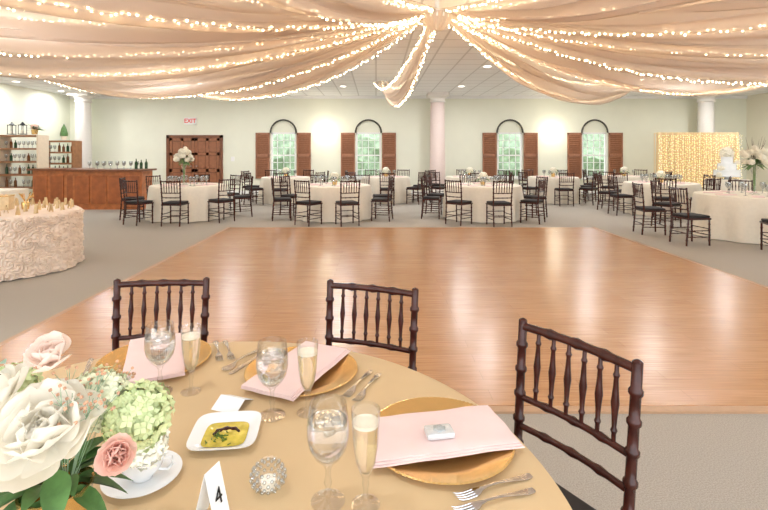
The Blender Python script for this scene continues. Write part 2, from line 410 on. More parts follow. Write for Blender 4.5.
def swag(ang,Rr,sag,w1,seed,zend=3.40):
    a=math.radians(ang); d=Vector((math.cos(a),math.sin(a),0)); sd=Vector((-d.y,d.x,0))
    def P(t,u,fold=True):
        w=0.06+w1*(t**1.05)*(1-0.30*t)
        base=HUB+d*(0.08+Rr*t)
        zc=HUB.z+(zend-HUB.z)*t
        s=4*t*(1-t)
        zz=zc-s*(sag*(1-0.5*abs(u)**1.6))
        lat=u*w
        if fold:
            amp=(0.06 if w1>.3 else .03)*min(1,t*4)*(0.4+0.6*min(1,(1-t)*5))
            zz+=amp*math.sin(u*13+seed+2*math.sin(t*3+seed))+0.5*amp*math.sin(u*29+seed*3+t*3)+0.02*noise.noise(Vector((u*3,t*9,seed)))
            lat+=amp*0.8*math.cos(u*23+seed*2+t*2)
        p=base+sd*lat; return Vector((p.x,p.y,min(zz,H-0.03)))
    nu,nt=56,48
    bm=bmesh.new(); g=[[bm.verts.new(P(j/nt,-1+2*i/nu)) for i in range(nu+1)] for j in range(nt+1)]
    for j in range(nt):
        for i in range(nu): bm.faces.new((g[j][i],g[j][i+1],g[j+1][i+1],g[j+1][i]))
    root=meshobj('ceiling_drape',bm,M_drape,label='peach chiffon swag draped from hub to ceiling edge',cat='ceiling drape',group='ceiling drapes',sharp=False)
    for u in (-1.0,0.0,1.0):
        n=int(Rr*19)
        ex=[P(j/n,u)+Vector((0,0,-0.025)) for j in range(6 if u==0 else 4,n)]
        ex=[p+Vector((R.uniform(-.02,.02),R.uniform(-.02,.02),R.uniform(-.025,.01))) for p in ex]
        bm=bmesh.new(); tube(bm,ex[::2]+[ex[-1]],0.003,4)
        so=meshobj('string_lights',bm,M_wire,root,label='warm white fairy light string')
        bulbs_mesh('bulb',[p+Vector((0,0,-0.012)) for p in ex],0.0122,M_bulb,so)
for k,(an,Rr,sg,w1) in enumerate([(-60,7,.75,.44),(-38,8,.8,.46),(-18,8.5,.82,.46),(3,9,.84,.46),(24,9,.88,.52),(46,8.6,.86,.45),(95.5,6.6,.90,.19),(136,8.6,.82,.43),(157,9,.92,.50),(178,9,.86,.46),(199,8.5,.83,.46),(219,8,.8,.46),(241,7,.75,.44)]):
    swag(an,Rr,sg,w1,k*1.7)

# ------------------------------------------------------------ chair
def make_chair(loc,rotz,seg=8,label='dark mahogany chiavari chair with black cushion',name='chiavari_chair'):
    e=empty(name,loc,rotz,label=label,cat='chair')
    bs=bmesh.new()
    box(bs,(0,0,0.43),(0.42,0.40,0.03),bev=0.01); meshobj('seat',bs,M_wood,e,smooth=False)
    bs=bmesh.new(); box(bs,(0,-0.005,0.465),(0.395,0.37,0.04),bev=0.016); meshobj('cushion',bs,M_cush,e,label='black seat cushion')
    W=0.188
    for sx in (-1,1):
        b=bmesh.new(); rod(b,(sx*W,-0.18,0),(sx*W,-0.175,0.43),bamboo(4,0.0145,L=0.43),seg); meshobj('leg',b,M_wood,e)
        b=bmesh.new(); rod(b,(sx*W,0.215,0),(sx*W,0.18,0.44),bamboo(4,0.0145,L=0.43),seg); meshobj('leg',b,M_wood,e)
    b=bmesh.new()
    for z in (0.14,0.24):
        for sx in (-1,1): rod(b,(sx*W,-0.178,z),(sx*W,0.2,z),bamboo(2,0.008,L=.38),6)
        rod(b,(-W,-0.178,z+0.03),(W,-0.178,z+0.03),bamboo(2,0.008,L=.38),6)
    rod(b,(-W,0.2,0.2),(W,0.2,0.2),bamboo(2,0.008,L=.38),6)
    meshobj('stretcher',b,M_wood,e)
    b=bmesh.new()
    def yb(z): return 0.18+(z-0.44)*0.085
    for sx in (-1,1):
        rod(b,(sx*W,yb(0.44),0.44),(sx*(W+0.008),yb(0.93),0.925),bamboo(5,0.0145,L=.48)+[(1.008,0.010),(1.015,0.003)],seg+2)
    def rail(z,r,n=3,bow=0.018):
        k=16; pts=[];rad=[]
        for i in range(k+1):
            t=i/k; x=-W+2*W*t
            pts.append((x,yb(z)+bow*math.sin(pi*t),z)); rr=r
            for q in range(1,n+1):
                if abs(t-q/(n+1))<0.022: rr=r*1.35
            rad.append(rr)
        tube(b,pts,rad,seg)
    rail(0.905,0.0135,3); rail(0.672,0.0105,3); rail(0.578,0.0105,3)
    for i in range(6):
        t=(i+1)/7; x=-W+2*W*t; bo=0.018*math.sin(pi*t)
        pr=[(0,.006),(.12,.0065),(.16,.010),(.20,.0065),(.36,.0085),(.5,.0118),(.64,.0085),(.80,.0065),(.84,.010),(.88,.0065),(1,.006)]
        rod(b,(x,yb(.672)+bo,.675),(x,yb(.9)+bo,.9),pr,seg)
    meshobj('backrest',b,M_wood,e,label='turned spindle backrest')
    return e
TC=Vector((-0.5,1.0,0))
def face_rot(px,py,cx,cy):  # chair local -Y should point to center
    return math.atan2(cy-py,cx-px)+pi/2
dents=[]
for (bxx,byy,fa_) in ((-0.965,2.16,-86),(-0.022,2.07,-110),(0.605,1.476,-147)):
    f=math.radians(fa_)
    ox,oy=bxx+0.215*math.cos(f),byy+0.215*math.sin(f)
    dents.append(math.atan2(oy-TC.y,ox-TC.x))
    ce=make_chair((ox,oy,0),f+pi/2,10,label='dark mahogany chiavari chair with spindle back at gold table')
    ce['group']='chairs at the front table'

# ------------------------------------------------------------ tablecloth tables
def cloth_mesh(Rr,H0=0.75,folds=14,seed=0,ruffle=False,amp=0.05,nseg=144,floor=0.012,dent=()):
    bm=bmesh.new()
    prof=[(0.0,H0),(0.3,H0),(0.6,H0),(0.85,H0),(0.97,H0),(0.995,H0-0.006)]
    nz=16 if not ruffle else 60
    allr=[]
    c=bm.verts.new((0,0,H0))
    for (k,z) in prof[1:]:
        allr.append([bm.verts.new((k*Rr*math.cos(2*pi*i/nseg),k*Rr*math.sin(2*pi*i/nseg),z)) for i in range(nseg)])
    for j in range(1,nz+1):
        t=j/nz; z=H0-0.01-(H0-0.01-floor)*t; ring=[]
        for i in range(nseg):
            a=2*pi*i/nseg
            f=math.sin(a*folds+seed+0.6*math.sin(a*3+seed))
            r=Rr+0.01+amp*1.1*t*(0.6+0.4*math.sin(a*5+seed))+amp*min(1,t*1.6)*f*0.6
            for da in dent:
                dd=abs((a-da+pi)%(2*pi)-pi)
                k=1 if dd<.33 else max(0,1-(dd-.33)/.12); k=k*k*(3-2*k)
                kt=min(1,t/.3); r-= k*kt*(r-.70)
            if ruffle:
                p=Vector((a*Rr*7.5,z*7.5,seed)); dist,pt=noise.voronoi(p); d1=dist[0]; q=p-pt[0]
                sw=math.atan2(q.y,q.x)
                r+=(0.065*(0.7-d1)+0.017*math.sin(d1*26+sw*2))*min(1,j/3)
            ring.append(bm.verts.new((r*math.cos(a),r*math.sin(a),z)))
        allr.append(ring)
    for i in range(nseg): bm.faces.new((c,allr[0][i],allr[0][(i+1)%nseg]))
    for j in range(len(allr)-1):
        for i in range(nseg): bm.faces.new((allr[j][i],allr[j+1][i],allr[j+1][(i+1)%nseg],allr[j][(i+1)%nseg]))
    return bm
def table(loc,Rr,m,label,seed=0,ruffle=False,folds=14,group=None,amp=0.05,dent=()):
    e=empty('banquet_table',loc,0,label=label,cat='table',group=group)
    meshobj('tablecloth',cloth_mesh(Rr,seed=seed,ruffle=ruffle,folds=folds,amp=amp,nseg=144 if not ruffle else 420,dent=dent),m,e)
    b=bmesh.new(); lathe(b,[(0.03,0),(0.05,0.02),(0.05,0.68),(Rr-0.06,0.70),(Rr-0.05,0.74)],32); 
    meshobj('table_base',b,M_twig,e)
    return e
table((TC.x,TC.y,0),0.92,M_gold_cloth,'round table with champagne gold tablecloth set for dinner',amp=0.04,folds=16,dent=dents)

# ------------------------------------------------------------ tableware (masters)
ZT=0.7505
def charger_bm():
    b=bmesh.new()
    pr=[(0.0,0.0),(0.11,0.0),(0.14,0.004),(0.186,0.011),(0.19,0.014),(0.186,0.016),(0.180,0.0145),(0.15,0.010),(0.132,0.0075),(0.128,0.006),(0.0,0.006)]
    lathe(b,pr,96,cap=False)
    for k in range(96):   # beaded rim
        a=2*pi*k/96; bmesh.ops.create_icosphere(b,subdivisions=1,radius=0.0035,matrix=Matrix.Translation((.1865*math.cos(a),.1865*math.sin(a),.0145)))
    return b
def charger(loc,first=[None]):
    if first[0] is None:
        first[0]=meshobj('charger_plate',charger_bm(),M_gold,loc=loc,label='round gold charger plate on champagne tablecloth',cat='plate',group='gold charger plates'); return first[0]
    return dup(first[0],loc)
def goblet(loc,first=[None]):
    if first[0] is not None: return dup(first[0],loc,rotz=R.random()*3)
    e=empty('water_goblet',loc,label='clear stemmed water goblet filled with ice water',cat='glass',group='water goblets at front table')
    b=bmesh.new()
    lathe(b,[(0.0,0.0),(0.036,0.0),(0.037,0.002),(0.02,0.006),(0.007,0.012),(0.0055,0.03),(0.009,0.042),(0.0055,0.054),(0.006,0.07),(0.012,0.082),(0.028,0.096),(0.040,0.116),(0.0455,0.14),(0.0455,0.165),(0.0425,0.19),(0.040,0.212)],32,cap=False)
    lathe(b,[(0.0385,0.212),(0.041,0.19),(0.044,0.165),(0.044,0.14),(0.0385,0.117),(0.0265,0.098),(0.010,0.086),(0.0,0.084)],32,cap=False)
    meshobj('glass_bowl',b,M_glass,e)
    b=bmesh.new(); lathe(b,[(0.0,0.085),(0.0095,0.0865),(0.026,0.0985),(0.038,0.1175),(0.0435,0.14),(0.0435,0.165),(0.042,0.175),(0.0,0.175)],32,cap=False); meshobj('water',b,M_water,e)
    b=bmesh.new(); 
    for k in range(4):
        a=k*1.6; box(b,(0.018*math.cos(a),0.018*math.sin(a),0.166),(0.022,0.022,0.02),rot=Matrix.Rotation(a,4,'Z')@Matrix.Rotation(0.3,4,'X'),bev=0.004)
    meshobj('ice_cube',b,thin_glass('ice',(246,250,252),0.3),e)
    first[0]=e; return e
def flute(loc,first=[None]):
    if first[0] is not None: return dup(first[0],loc)
    e=empty('champagne_flute',loc,label='clear champagne flute of pale sparkling wine',cat='glass',group='champagne flutes at front table')
    b=bmesh.new()
    lathe(b,[(0.0,0.0),(0.03,0.0),(0.031,0.002),(0.015,0.006),(0.006,0.012),(0.005,0.035),(0.008,0.045),(0.006,0.055),(0.012,0.068),(0.021,0.09),(0.0265,0.125),(0.029,0.165),(0.0315,0.205)],28,cap=False)
    lathe(b,[(0.0302,0.205),(0.0275,0.165),(0.025,0.125),(0.0195,0.09),(0.01,0.07),(0,0.066)],28,cap=False)
    meshobj('glass_bowl',b,M_glass,e)
    b=bmesh.new(); lathe(b,[(0,0.067),(0.0095,0.0705),(0.019,0.09),(0.0245,0.125),(0.027,0.165),(0.0275,0.17),(0.0,0.17)],28,cap=False); meshobj('champagne',b,M_champ,e)
    b=bmesh.new(); lathe(b,[(0,0.1702),(0.0274,0.1702),(0.0282,0.178),(0,0.180)],28,cap=False); meshobj('foam',b,M_foam,e)
    first[0]=e; return e
def napkin(loc,rot,seed=0):
    # three loosely folded cloth layers in one mesh
    b=bmesh.new(); nx,ny=32,20; L,W=0.385,0.19
    for lay in range(3):
        z0=0.0042*lay; sx=1-0.012*lay; sy=1-0.03*lay; off=(-0.002*lay,0.002*lay)
        def P(i,j,top):
            u=-1+2*i/nx; v=-1+2*j/ny
            x=L/2*u*sx+off[0]; y=W/2*v*sy+off[1]
            edge=max(abs(u)**8,abs(v)**8)
            wv=0.0014*(1+noise.noise(Vector((x*11+seed,y*13,lay*3))))+0.0008*math.sin(x*40+y*25+seed)
            z=z0+(0.0036*(1-edge*.75)+wv if top else 0.0)
            bend=0.004*noise.noise(Vector((u*2.2+seed,v*1.5,5)))
            return (x+0.0015*math.sin(v*5+seed),y+bend,z)
        T=[[b.verts.new(P(i,j,1)) for j in range(ny+1)] for i in range(nx+1)]
        B=[[b.verts.new(P(i,j,0)) for j in range(ny+1)] for i in range(nx+1)]
        for i in range(nx):
            for j in range(ny):
                b.faces.new((T[i][j],T[i+1][j],T[i+1][j+1],T[i][j+1])); b.faces.new((B[i][j],B[i][j+1],B[i+1][j+1],B[i+1][j]))
        for i in range(nx):
            b.faces.new((T[i][0],B[i][0],B[i+1][0],T[i+1][0])); b.faces.new((T[i][ny],T[i+1][ny],B[i+1][ny],B[i][ny]))
        for j in range(ny):
            b.faces.new((T[0][j],T[0][j+1],B[0][j+1],B[0][j])); b.faces.new((T[nx][j],B[nx][j],B[nx][j+1],T[nx][j+1]))
    return meshobj('folded_napkin',b,M_pink,loc=loc,rotz=rot,label='pale pink folded napkin lying across gold charger',cat='napkin',group='pink napkins')
def strip(b,prof,th=0.0018):
    T=[];Bt=[]
    for x,w,z in prof:
        T.append([b.verts.new((x,-w,z+th)),b.verts.new((x,0,z+th*1.3)),b.verts.new((x,w,z+th))])
        Bt.append([b.verts.new((x,-w,z)),b.verts.new((x,0,z)),b.verts.new((x,w,z))])
    n=len(prof)
    for i in range(n-1):
        for k in range(2):
            b.faces.new((T[i][k],T[i+1][k],T[i+1][k+1],T[i][k+1])); b.faces.new((Bt[i][k],Bt[i][k+1],Bt[i+1][k+1],Bt[i+1][k]))
        b.faces.new((T[i][0],Bt[i][0],Bt[i+1][0],T[i+1][0])); b.faces.new((T[i][2],T[i+1][2],Bt[i+1][2],Bt[i][2]))
    for i in (0,n-1):
        for k in range(2):
            q=(T[i][k],T[i][k+1],Bt[i][k+1],Bt[i][k]); b.faces.new(q if i==0 else tuple(reversed(q)))
HANDLE=[(-0.1,0.006,0.002),(-0.095,0.009,0.001),(-0.08,0.0095,0.001),(-0.05,0.006,0.004),(-0.01,0.0035,0.008),(0.02,0.0035,0.008)]
def fork_bm():
    b=bmesh.new()
    strip(b,HANDLE+[(0.035,0.006,0.006),(0.045,0.011,0.003),(0.055,0.0125,0.002)])
    for k in range(4):
        y=-0.0105+k*0.007
        tube(b,[(0.053,y,0.003),(0.075,y,0.002),(0.09,y,0.004),(0.1,y,0.008)],[0.0022,0.002,0.0018,0.0008],6)
    return b
def knife_bm():
    b=bmesh.new()
    strip(b,[(-0.11,0.006,0.001),(-0.1,0.009,0.0),(-0.05,0.008,0.0),(0.0,0.006,0.001),(0.01,0.007,0.001),(0.03,0.0095,0.001),(0.08,0.010,0.001),(0.105,0.007,0.001),(0.112,0.002,0.001)])
    return b
def spoon_bm():
    b=bmesh.new()
    strip(b,HANDLE+[(0.04,0.006,0.005),(0.05,0.013,0.002),(0.065,0.018,0.0005),(0.08,0.018,0.0005),(0.092,0.012,0.002),(0.098,0.004,0.003)])
    return b
def seating(ang,plc):
    a=math.radians(ang); d=Vector((math.cos(a),math.sin(a),0)); t=Vector((-math.sin(a),math.cos(a),0))
    c=Vector((plc[0],plc[1],0))
    charger((c.x,c.y,ZT))
    return c,d,t
def cut_obj(kind,c,a):
    bmk={'fork':fork_bm,'knife':knife_bm,'spoon':spoon_bm}[kind]()
    return meshobj(kind,bmk,M_silver,loc=(c.x,c.y,ZT),rotz=a,label='polished silver dinner '+kind+' on champagne tablecloth',cat=kind,group='silver cutlery')
# right place
c,d,t=seating(22,(0.165,1.25)); napkin((0.158,1.240,ZT+0.0185),math.radians(12),1)
a=math.radians(15)
cut_obj('fork',Vector((0.265,1.072,0)),a+pi+0.12); cut_obj('fork',Vector((0.255,1.028,0)),a+pi+0.08)
# favour tin
f=empty('favor_tin',(0.16,1.215,ZT+0.0335),0.15,label='small silver embossed favor tin on pink napkin',cat='tin')
b=bmesh.new(); box(b,(0,0,0.008),(0.072,0.048,0.016),bev=0.006); meshobj('tin_body',b,mat('pearl_tin',(214,217,219),0.25,0.3,var=0.04,bump=0.2,bscale=120),f)
b=bmesh.new(); lathe(b,[(0.0,0.0205),(0.009,0.020),(0.015,0.018),(0.017,0.0155)],24,cap=False,rf=lambda a:1+0.1*math.sin(6*a)); meshobj('lid_emblem',b,mat('tin_emblem',(190,200,204),0.25,0.5,bump=0.3,bscale=200),f)
# middle & left
for ang,plc in ((67,(-0.252,1.632)),(113,(-0.79,1.72))):
    c,d,t=seating(ang,plc)
    aa=math.atan2(d.y,d.x)
    nap_c=c-d*0.01
    napkin((nap_c.x,nap_c.y,ZT+0.0185),aa,ang)
    for k,o in enumerate((-0.212,-0.25)): q=c+t*o+d*(0.0-0.01*k); cut_obj('fork',q,aa+pi+0.03*k)
    q=c+t*0.215; cut_obj('knife',q,aa+pi)
    if ang==67: q=c+t*0.25; cut_obj('spoon',q,aa+pi-0.03)
goblet((-0.675,1.50,ZT)); goblet((-0.295,1.364,ZT)); goblet((-0.103,1.03,ZT))
flute((-0.578,1.50,ZT)); flute((-0.197,1.38,ZT)); flute((-0.022,1.02,ZT))
# oil dish
od=empty('dipping_dish',(-0.395,1.262,ZT),0.1,label='white square dish with olive oil and balsamic',cat='dish')
sq=lambda a:1.0/((abs(math.cos(a))**5+abs(math.sin(a))**5)**(1/5))
b=bmesh.new(); lathe(b,[(0,0),(0.05,0),(0.056,0.003),(0.074,0.014),(0.086,0.019),(0.0865,0.021),(0.074,0.017),(0.056,0.007),(0.05,0.0045),(0,0.0045)],64,rf=sq,cap=False); meshobj('dish',b,M_china,od)
b=bmesh.new(); lathe(b,[(0,0.009),(0.056,0.0085)],64,rf=sq,cap=False); meshobj('oil',b,M_oil,od)
b=bmesh.new()
tube(b,[(0.034*math.cos(q*.19+.1)*(1-.012*q),0.028*math.sin(q*.19+.1)*(1-.012*q),0.0092) for q in range(20)],[.001+.0095*math.sin(q/19*pi)**.7*(.8+.3*math.sin(q*1.7)) for q in range(20)],8)
for v in b.verts: v.co.z=0.0092+max(0,(v.co.z-0.0092))*.2
meshobj('balsamic',b,M_bals,od)
b=bmesh.new()
for k in range(30):
    x=R.gauss(-0.014,0.016); y=R.gauss(-0.016,0.012); box(b,(x,y,0.0105),(0.009,0.0025,0.001),rot=Matrix.Rotation(R.random()*6,4,'Z'))
meshobj('herbs',b,M_herb,od,smooth=False)
# place card
def tent(loc,rot,w,h,spread,name='place_card',label='small white folded place card',group=None,m=None):
    e=empty(name,loc,rot,label=label,cat='card',group=group); b=bmesh.new()
    for s in (-1,1):
        L=math.hypot(h,spread/2); an=math.atan2(spread/2,h)
        box(b,(0,s*spread/4,h/2),(w,0.0008,L),rot=Matrix.Rotation(s*an,4,'X'))
    meshobj('card',b,m or M_paper,e,smooth=False); return e
tent((-0.425,1.425,ZT),-0.35,0.085,0.022,0.09,label='low white folded place card on tablecloth')
tn=tent((-0.335,0.98,ZT),1.22,0.046,0.105,0.056,name='table_number_card',label='white tented table number card reading 4')
an=math.atan2(0.028,0.105)
text_mesh('lettering','4',0.044,M_ink,tn,Matrix.Translation((0.0,-0.0172,0.050))@Matrix.Rotation(pi/2-an,4,'X'),0.0004)
# votive
vt=empty('votive_holder',(-0.24,1.068,ZT),label='clear faceted glass ball votive candle holder',cat='candle holder')
b=bmesh.new(); lathe(b,[(0.0,0.0),(0.018,0.0),(0.027,0.006),(0.035,0.017),(0.038,0.028),(0.036,0.040),(0.029,0.050),(0.024,0.054),(0.026,0.058)],36,rf=None,cap=False)
meshobj('glass_holder',b,M_glass,vt)
b=bmesh.new()
for j in range(5):
    z=0.011+j*0.009; rr=[.030,.036,.038,.0362,.031][j]
    for k in range(14):
        a=2*pi*(k+0.5*(j%2))/14; r=bmesh.ops.create_icosphere(b,subdivisions=2,radius=0.0042,matrix=Matrix.Translation((rr*math.cos(a),rr*math.sin(a),z)))
meshobj('glass_beads',b,thin_glass('bead_glass',(240,244,246),0.4,.9),vt)
b=bmesh.new(); lathe(b,[(0,0.003),(0.016,0.003),(0.016,0.024),(0,0.024)],20,cap=False); meshobj('candle',b,M_candle,vt)
# saucer & cup
cp=empty('cup_and_saucer',(-0.535,1.10,ZT),label='white china cup resting on round saucer',cat='cup')
b=bmesh.new(); lathe(b,[(0,0),(0.045,0),(0.05,0.003),(0.083,0.014),(0.085,0.016),(0.05,0.007),(0.03,0.005),(0,0.005)],40,cap=False); meshobj('saucer',b,M_china,cp)
b=bmesh.new(); lathe(b,[(0.022,0.0055),(0.024,0.01),(0.042,0.03),(0.050,0.06),(0.0485,0.0605),(0.040,0.031),(0.02,0.012),(0,0.012)],36,cap=False)
tube(b,[(0.044,0,0.05),(0.066,0,0.052),(0.07,0,0.036),(0.058,0,0.024),(0.038,0,0.024)],0.0035,8); meshobj('cup',b,M_china,cp)

# ------------------------------------------------------------ flowers
def petal(b,L,W,o0,curv,az,seed,cup=0.25,ruf=0.05,base_r=0.0,zoff=0):
    nu,nv=10,10; out=Vector((math.cos(az),math.sin(az),0)); tan=Vector((-out.y,out.x,0)); up=Vector((0,0,1))
    p=out*base_r+up*zoff; rows=[]
    for j in range(nv+1):
        v=j/nv; o=o0+curv*(v-0.35)
        if j: p=p+(out*math.sin(o)+up*math.cos(o))*(L/nv)
        nrm=(out*math.cos(o)-up*math.sin(o)); al=(out*math.sin(o)+up*math.cos(o))
        if v<0.6: w=W*0.5*(0.22+0.78*math.sin(v/0.6*pi/2))
        else: w=W*0.5*math.sqrt(max(0.04,1-((v-0.6)/0.42)**2*0.95))
        row=[]
        for i in range(nu+1):
            u=-1+2*i/nu
            q=p+tan*u*w-nrm*(cup*w*u*u)+nrm*ruf*L*noise.noise(Vector((u*1.3+seed,v*1.3,seed*3)))*v*2
            if v>0.9: q=q+al*L*0.02*math.sin(u*5+seed)
            row.append(b.verts.new(q))
        rows.append(row)
    for j in range(nv):
        for i in range(nu): b.faces.new((rows[j][i],rows[j][i+1],rows[j+1][i+1],rows[j+1][i]))
def rose_bm(rad,layers,seed=0,ruf=0.06,cup=0.25,jit=.12):
    b=bmesh.new(); k=0
    for (n,o0,Lf,Wf,cv) in layers:
        off=R.random()*6
        for i in range(n):
            k+=1; petal(b,rad*Lf*R.uniform(.9,1.1),rad*Wf,math.radians(o0+R.uniform(-8,8)),cv,off+2*pi*i/n+R.uniform(-jit,jit),seed+k*1.3,ruf=ruf,cup=cup,zoff=-rad*0.3)
    return b
PEONY=[(4,6,.62,.6,-.9),(5,22,.78,.85,-1.2),(5,38,.98,1.3,-1.4),(5,56,1.18,1.5,-1.2),(6,80,1.3,1.55,-.9)]
ROSE=[(3,2,.9,.65,-.3),(4,8,.95,.85,-.5),(5,17,1.0,1.0,-.8),(5,29,1.02,1.15,-.9),(6,44,1.05,1.2,-.8),(6,62,1.08,1.2,-.4)]
def orient(dirv): return Vector(dirv).normalized().to_track_quat('Z','Y').to_matrix().to_4x4()
def put(o,loc,dirv):
    o.matrix_local=Matrix.Translation(loc)@orient(dirv)
def hyd_bm(rad,n=150,pr=0.2):
    b=bmesh.new()
    for i in range(n):
        z=1-1.75*(i+.5)/n; r=math.sqrt(max(0,1-z*z)); a=i*2.39996
        c=Vector((r*math.cos(a),r*math.sin(a),z)); rr=rad*R.uniform(.84,1.06)
        M=Matrix.Translation(c*rr)@c.to_track_quat('Z','Y').to_matrix().to_4x4()@Matrix.Rotation(R.random()*3,4,'Z')@Matrix.Rotation(R.uniform(-.3,.3),4,'X')
        for k in range(4):
            q=k*pi/2; s=rad*pr
            P=[(0,0,0),(s*.5,-s*.42,.1*s),(s,0,.28*s),(s*.5,s*.42,.1*s)]
            vs=[b.verts.new(M@(Matrix.Rotation(q,4,'Z')@Vector(p))) for p in P]; b.faces.new(vs)
    bmesh.ops.create_icosphere(b,subdivisions=2,radius=rad*.8)
    return b
def leaf_into(b,base,dirv,L,W,seed=0):
    d=Vector(dirv).normalized(); side=d.cross(Vector((0,0,1)));
    if side.length<1e-3: side=Vector((1,0,0))
    side.normalize(); n=side.cross(d); rows=[]
    for j in range(8):
        v=j/7; w=W*math.sin(pi*(v**0.8))*0.5+0.0006
        c=Vector(base)+d*L*v-Vector((0,0,1))*L*0.35*v*v
        rows.append([b.verts.new(c-side*w+n*w*.35),b.verts.new(c),b.verts.new(c+side*w+n*w*.35)])
    for j in range(7):
        for i in range(2): b.faces.new((rows[j][i],rows[j][i+1],rows[j+1][i+1],rows[j+1][i]))
VB=Vector((-0.60,0.90,ZT))
fa=empty('flower_centerpiece',VB,label='bouquet of white peony, blush roses and green hydrangea in gold vase',cat='flower arrangement')
b=bmesh.new(); lathe(b,[(0,0),(0.045,0),(0.06,0.02),(0.066,0.06),(0.058,0.1),(0.062,0.125),(0.058,0.125),(0.054,0.1),(0.05,0.06)],40,cap=False,rf=lambda a:1+0.02*math.sin(a*16)); meshobj('vase',b,M_gold,fa,label='hammered gold vase')
def fl(name,bmx,m,px,py,dep,dirv,label=None):
    s=480/dep; X=(px-376)/s; Hh=1.5-(py-152)/s
    o=meshobj(name,bmx,m,fa,label=label,sharp=False); put(o,(X-VB.x,dep-VB.y,Hh-VB.z),dirv); return o
fl('peony',rose_bm(0.074,PEONY,1,.11,jit=.25),M_peony,42,430,0.82,(0.12,-0.60,0.75),'large open white peony')
fl('peony',rose_bm(0.058,PEONY,3,.10,jit=.25),M_peony,-8,405,0.86,(-0.5,-0.4,0.6),'white peony')
fl('rose',rose_bm(0.042,PEONY[:4],9,.06),M_blush2,50,356,0.86,(0.05,-0.55,0.8),'pale blush rose')
fl('rose',rose_bm(0.034,ROSE,5,.04),M_blush,116,455,0.82,(0.5,-0.85,0.3),'pale pink rose')
fl('hydrangea',hyd_bm(0.058,170,.24),M_hyd,138,416,0.92,(0.7,-0.3,0.7),'pale green hydrangea')
fl('hydrangea',hyd_bm(0.054,150,.24),mat('cream_green_hydrangea_petal',(232,236,206),0.6,var=0.08),98,400,0.93,(0.3,-0.3,0.9),'creamy green hydrangea')
fl('hydrangea',hyd_bm(0.046),mat('white_hydrangea_petal',(244,244,230),0.6,var=0.05),145,442,0.97,(0.9,-0.1,0.4),'creamy hydrangea')
fl('hydrangea',hyd_bm(0.050,140,.24),M_hyd,12,392,0.98,(-0.4,0.1,0.9))
b=bmesh.new()
for k in range(34):
    a=R.random()*2*pi; el=R.uniform(-0.4,0.8); d=Vector((math.cos(a),math.sin(a),el))
    leaf_into(b,Vector((0,0,0.13))+d*0.03,d,R.uniform(.07,.11),R.uniform(.03,.042))
leaf_into(b,(0.03,-0.04,0.18),(0.45,-0.8,-0.3),.09,.045)
meshobj('leaves',b,M_leaf,fa,label='dark green foliage')
b=bmesh.new(); 
for k in range(3):
    p=Vector((-0.05-0.02*k,0.0,0.2)); dd=Vector((-0.5-.15*k,0.1,0.9-.15*k)).normalized()
    pts=[p+dd*s*0.04 for s in range(8)]; tube(b,pts,0.0015,5)
    for s,q in enumerate(pts[2:]):
        for sg in (-1,1): leaf_into(b,q,(sg*0.7,-0.2,0.6),.035,.028)
meshobj('eucalyptus',b,M_leaf2,fa)
b=bmesh.new(); bb=[]
for k in range(14):
    d=Vector((R.gauss(0.28,.12),R.gauss(-0.02,.2),1.0)).normalized(); L=R.uniform(.21,.26)
    p0=Vector((0.02,0,0.1)); p1=p0+d*L; tube(b,[p0,p0.lerp(p1,.6)+Vector((0,0,.01)),p1],0.0008,4)
    for q in range(6):
        pp=p1+Vector((R.gauss(0,.013),R.gauss(0,.013),R.gauss(0,.013))); tube(b,[p0.lerp(p1,.88),pp],0.0005,4); bb.append(pp)
meshobj('stems',b,M_leaf2,fa)
bulbs_mesh('buds',bb,0.0034,M_bud,fa)

# ------------------------------------------------------------ far tables, chairs
chair_master=None
def far_chair(x,y,rz,grp,lab='dark wooden chiavari chair at ivory banquet table'):
    global chair_master
    if chair_master is None:
        chair_master=make_chair((x,y,0),rz,6,label=lab); chair_master['group']=grp; return chair_master
    return dup(chair_master,(x,y,0),rz,label=lab,group=grp)
tables=[(-4.3,11.0,.82,8,.2),(-.95,11.0,.82,8,.35),(2.45,11.0,.85,8,.1),(-2.7,14.4,.72,7,.3),(.3,14.6,.72,7,.2),(2.85,14.6,.72,6,.5),(5.35,14.5,.72,7,.1),(7.0,11.8,.82,8,.25),(7.75,15.0,.66,4,.75)]
def far_goblet(loc,first=[None]):
    if first[0] is None:
        b=bmesh.new(); lathe(b,[(0.0,0.0),(0.035,0.0),(0.006,0.01),(0.006,0.08),(0.03,0.1),(0.044,0.14),(0.04,0.2)],10,cap=False)
        first[0]=meshobj('water_goblet',b,thin_glass('far_glass',(225,228,228),0.5),loc=loc,label='clear stemmed glass on ivory table',cat='glass',group='glasses on far tables'); return
    dup(first[0],loc)
def far_nap(loc,rz,first=[None]):
    if first[0] is None:
        b=bmesh.new(); box(b,(0,0,0.006),(0.3,0.16,0.012),bev=0.003)
        first[0]=meshobj('folded_napkin',b,M_pink,loc=loc,rotz=rz,label='pale pink folded napkin on far table',cat='napkin',group='napkins on far tables'); return
    dup(first[0],loc,rz)
low=None
def low_center(loc):
    global low
    if low is None:
        e=empty('flower_centerpiece',loc,label='low white and green floral centerpiece on ivory table',cat='flower arrangement',group='low centerpieces')
        b=bmesh.new(); lathe(b,[(0,0),(.05,0),(.06,.06),(.055,.12),(.05,.12),(.05,.02)],16,cap=False); meshobj('vase',b,M_gold,e)
        b=hyd_bm(0.10,90,.3); o=meshobj('flowers',b,M_cream,e,loc=(0,0,.19))
        b=bmesh.new()
        for k in range(22):
            a=k*.7; leaf_into(b,(0,0,.14),(math.cos(a),math.sin(a),.5+.6*math.sin(k)),.2,.06)
        meshobj('leaves',b,M_leaf,e); low=e; return e
    return dup(low,loc)
tall=None
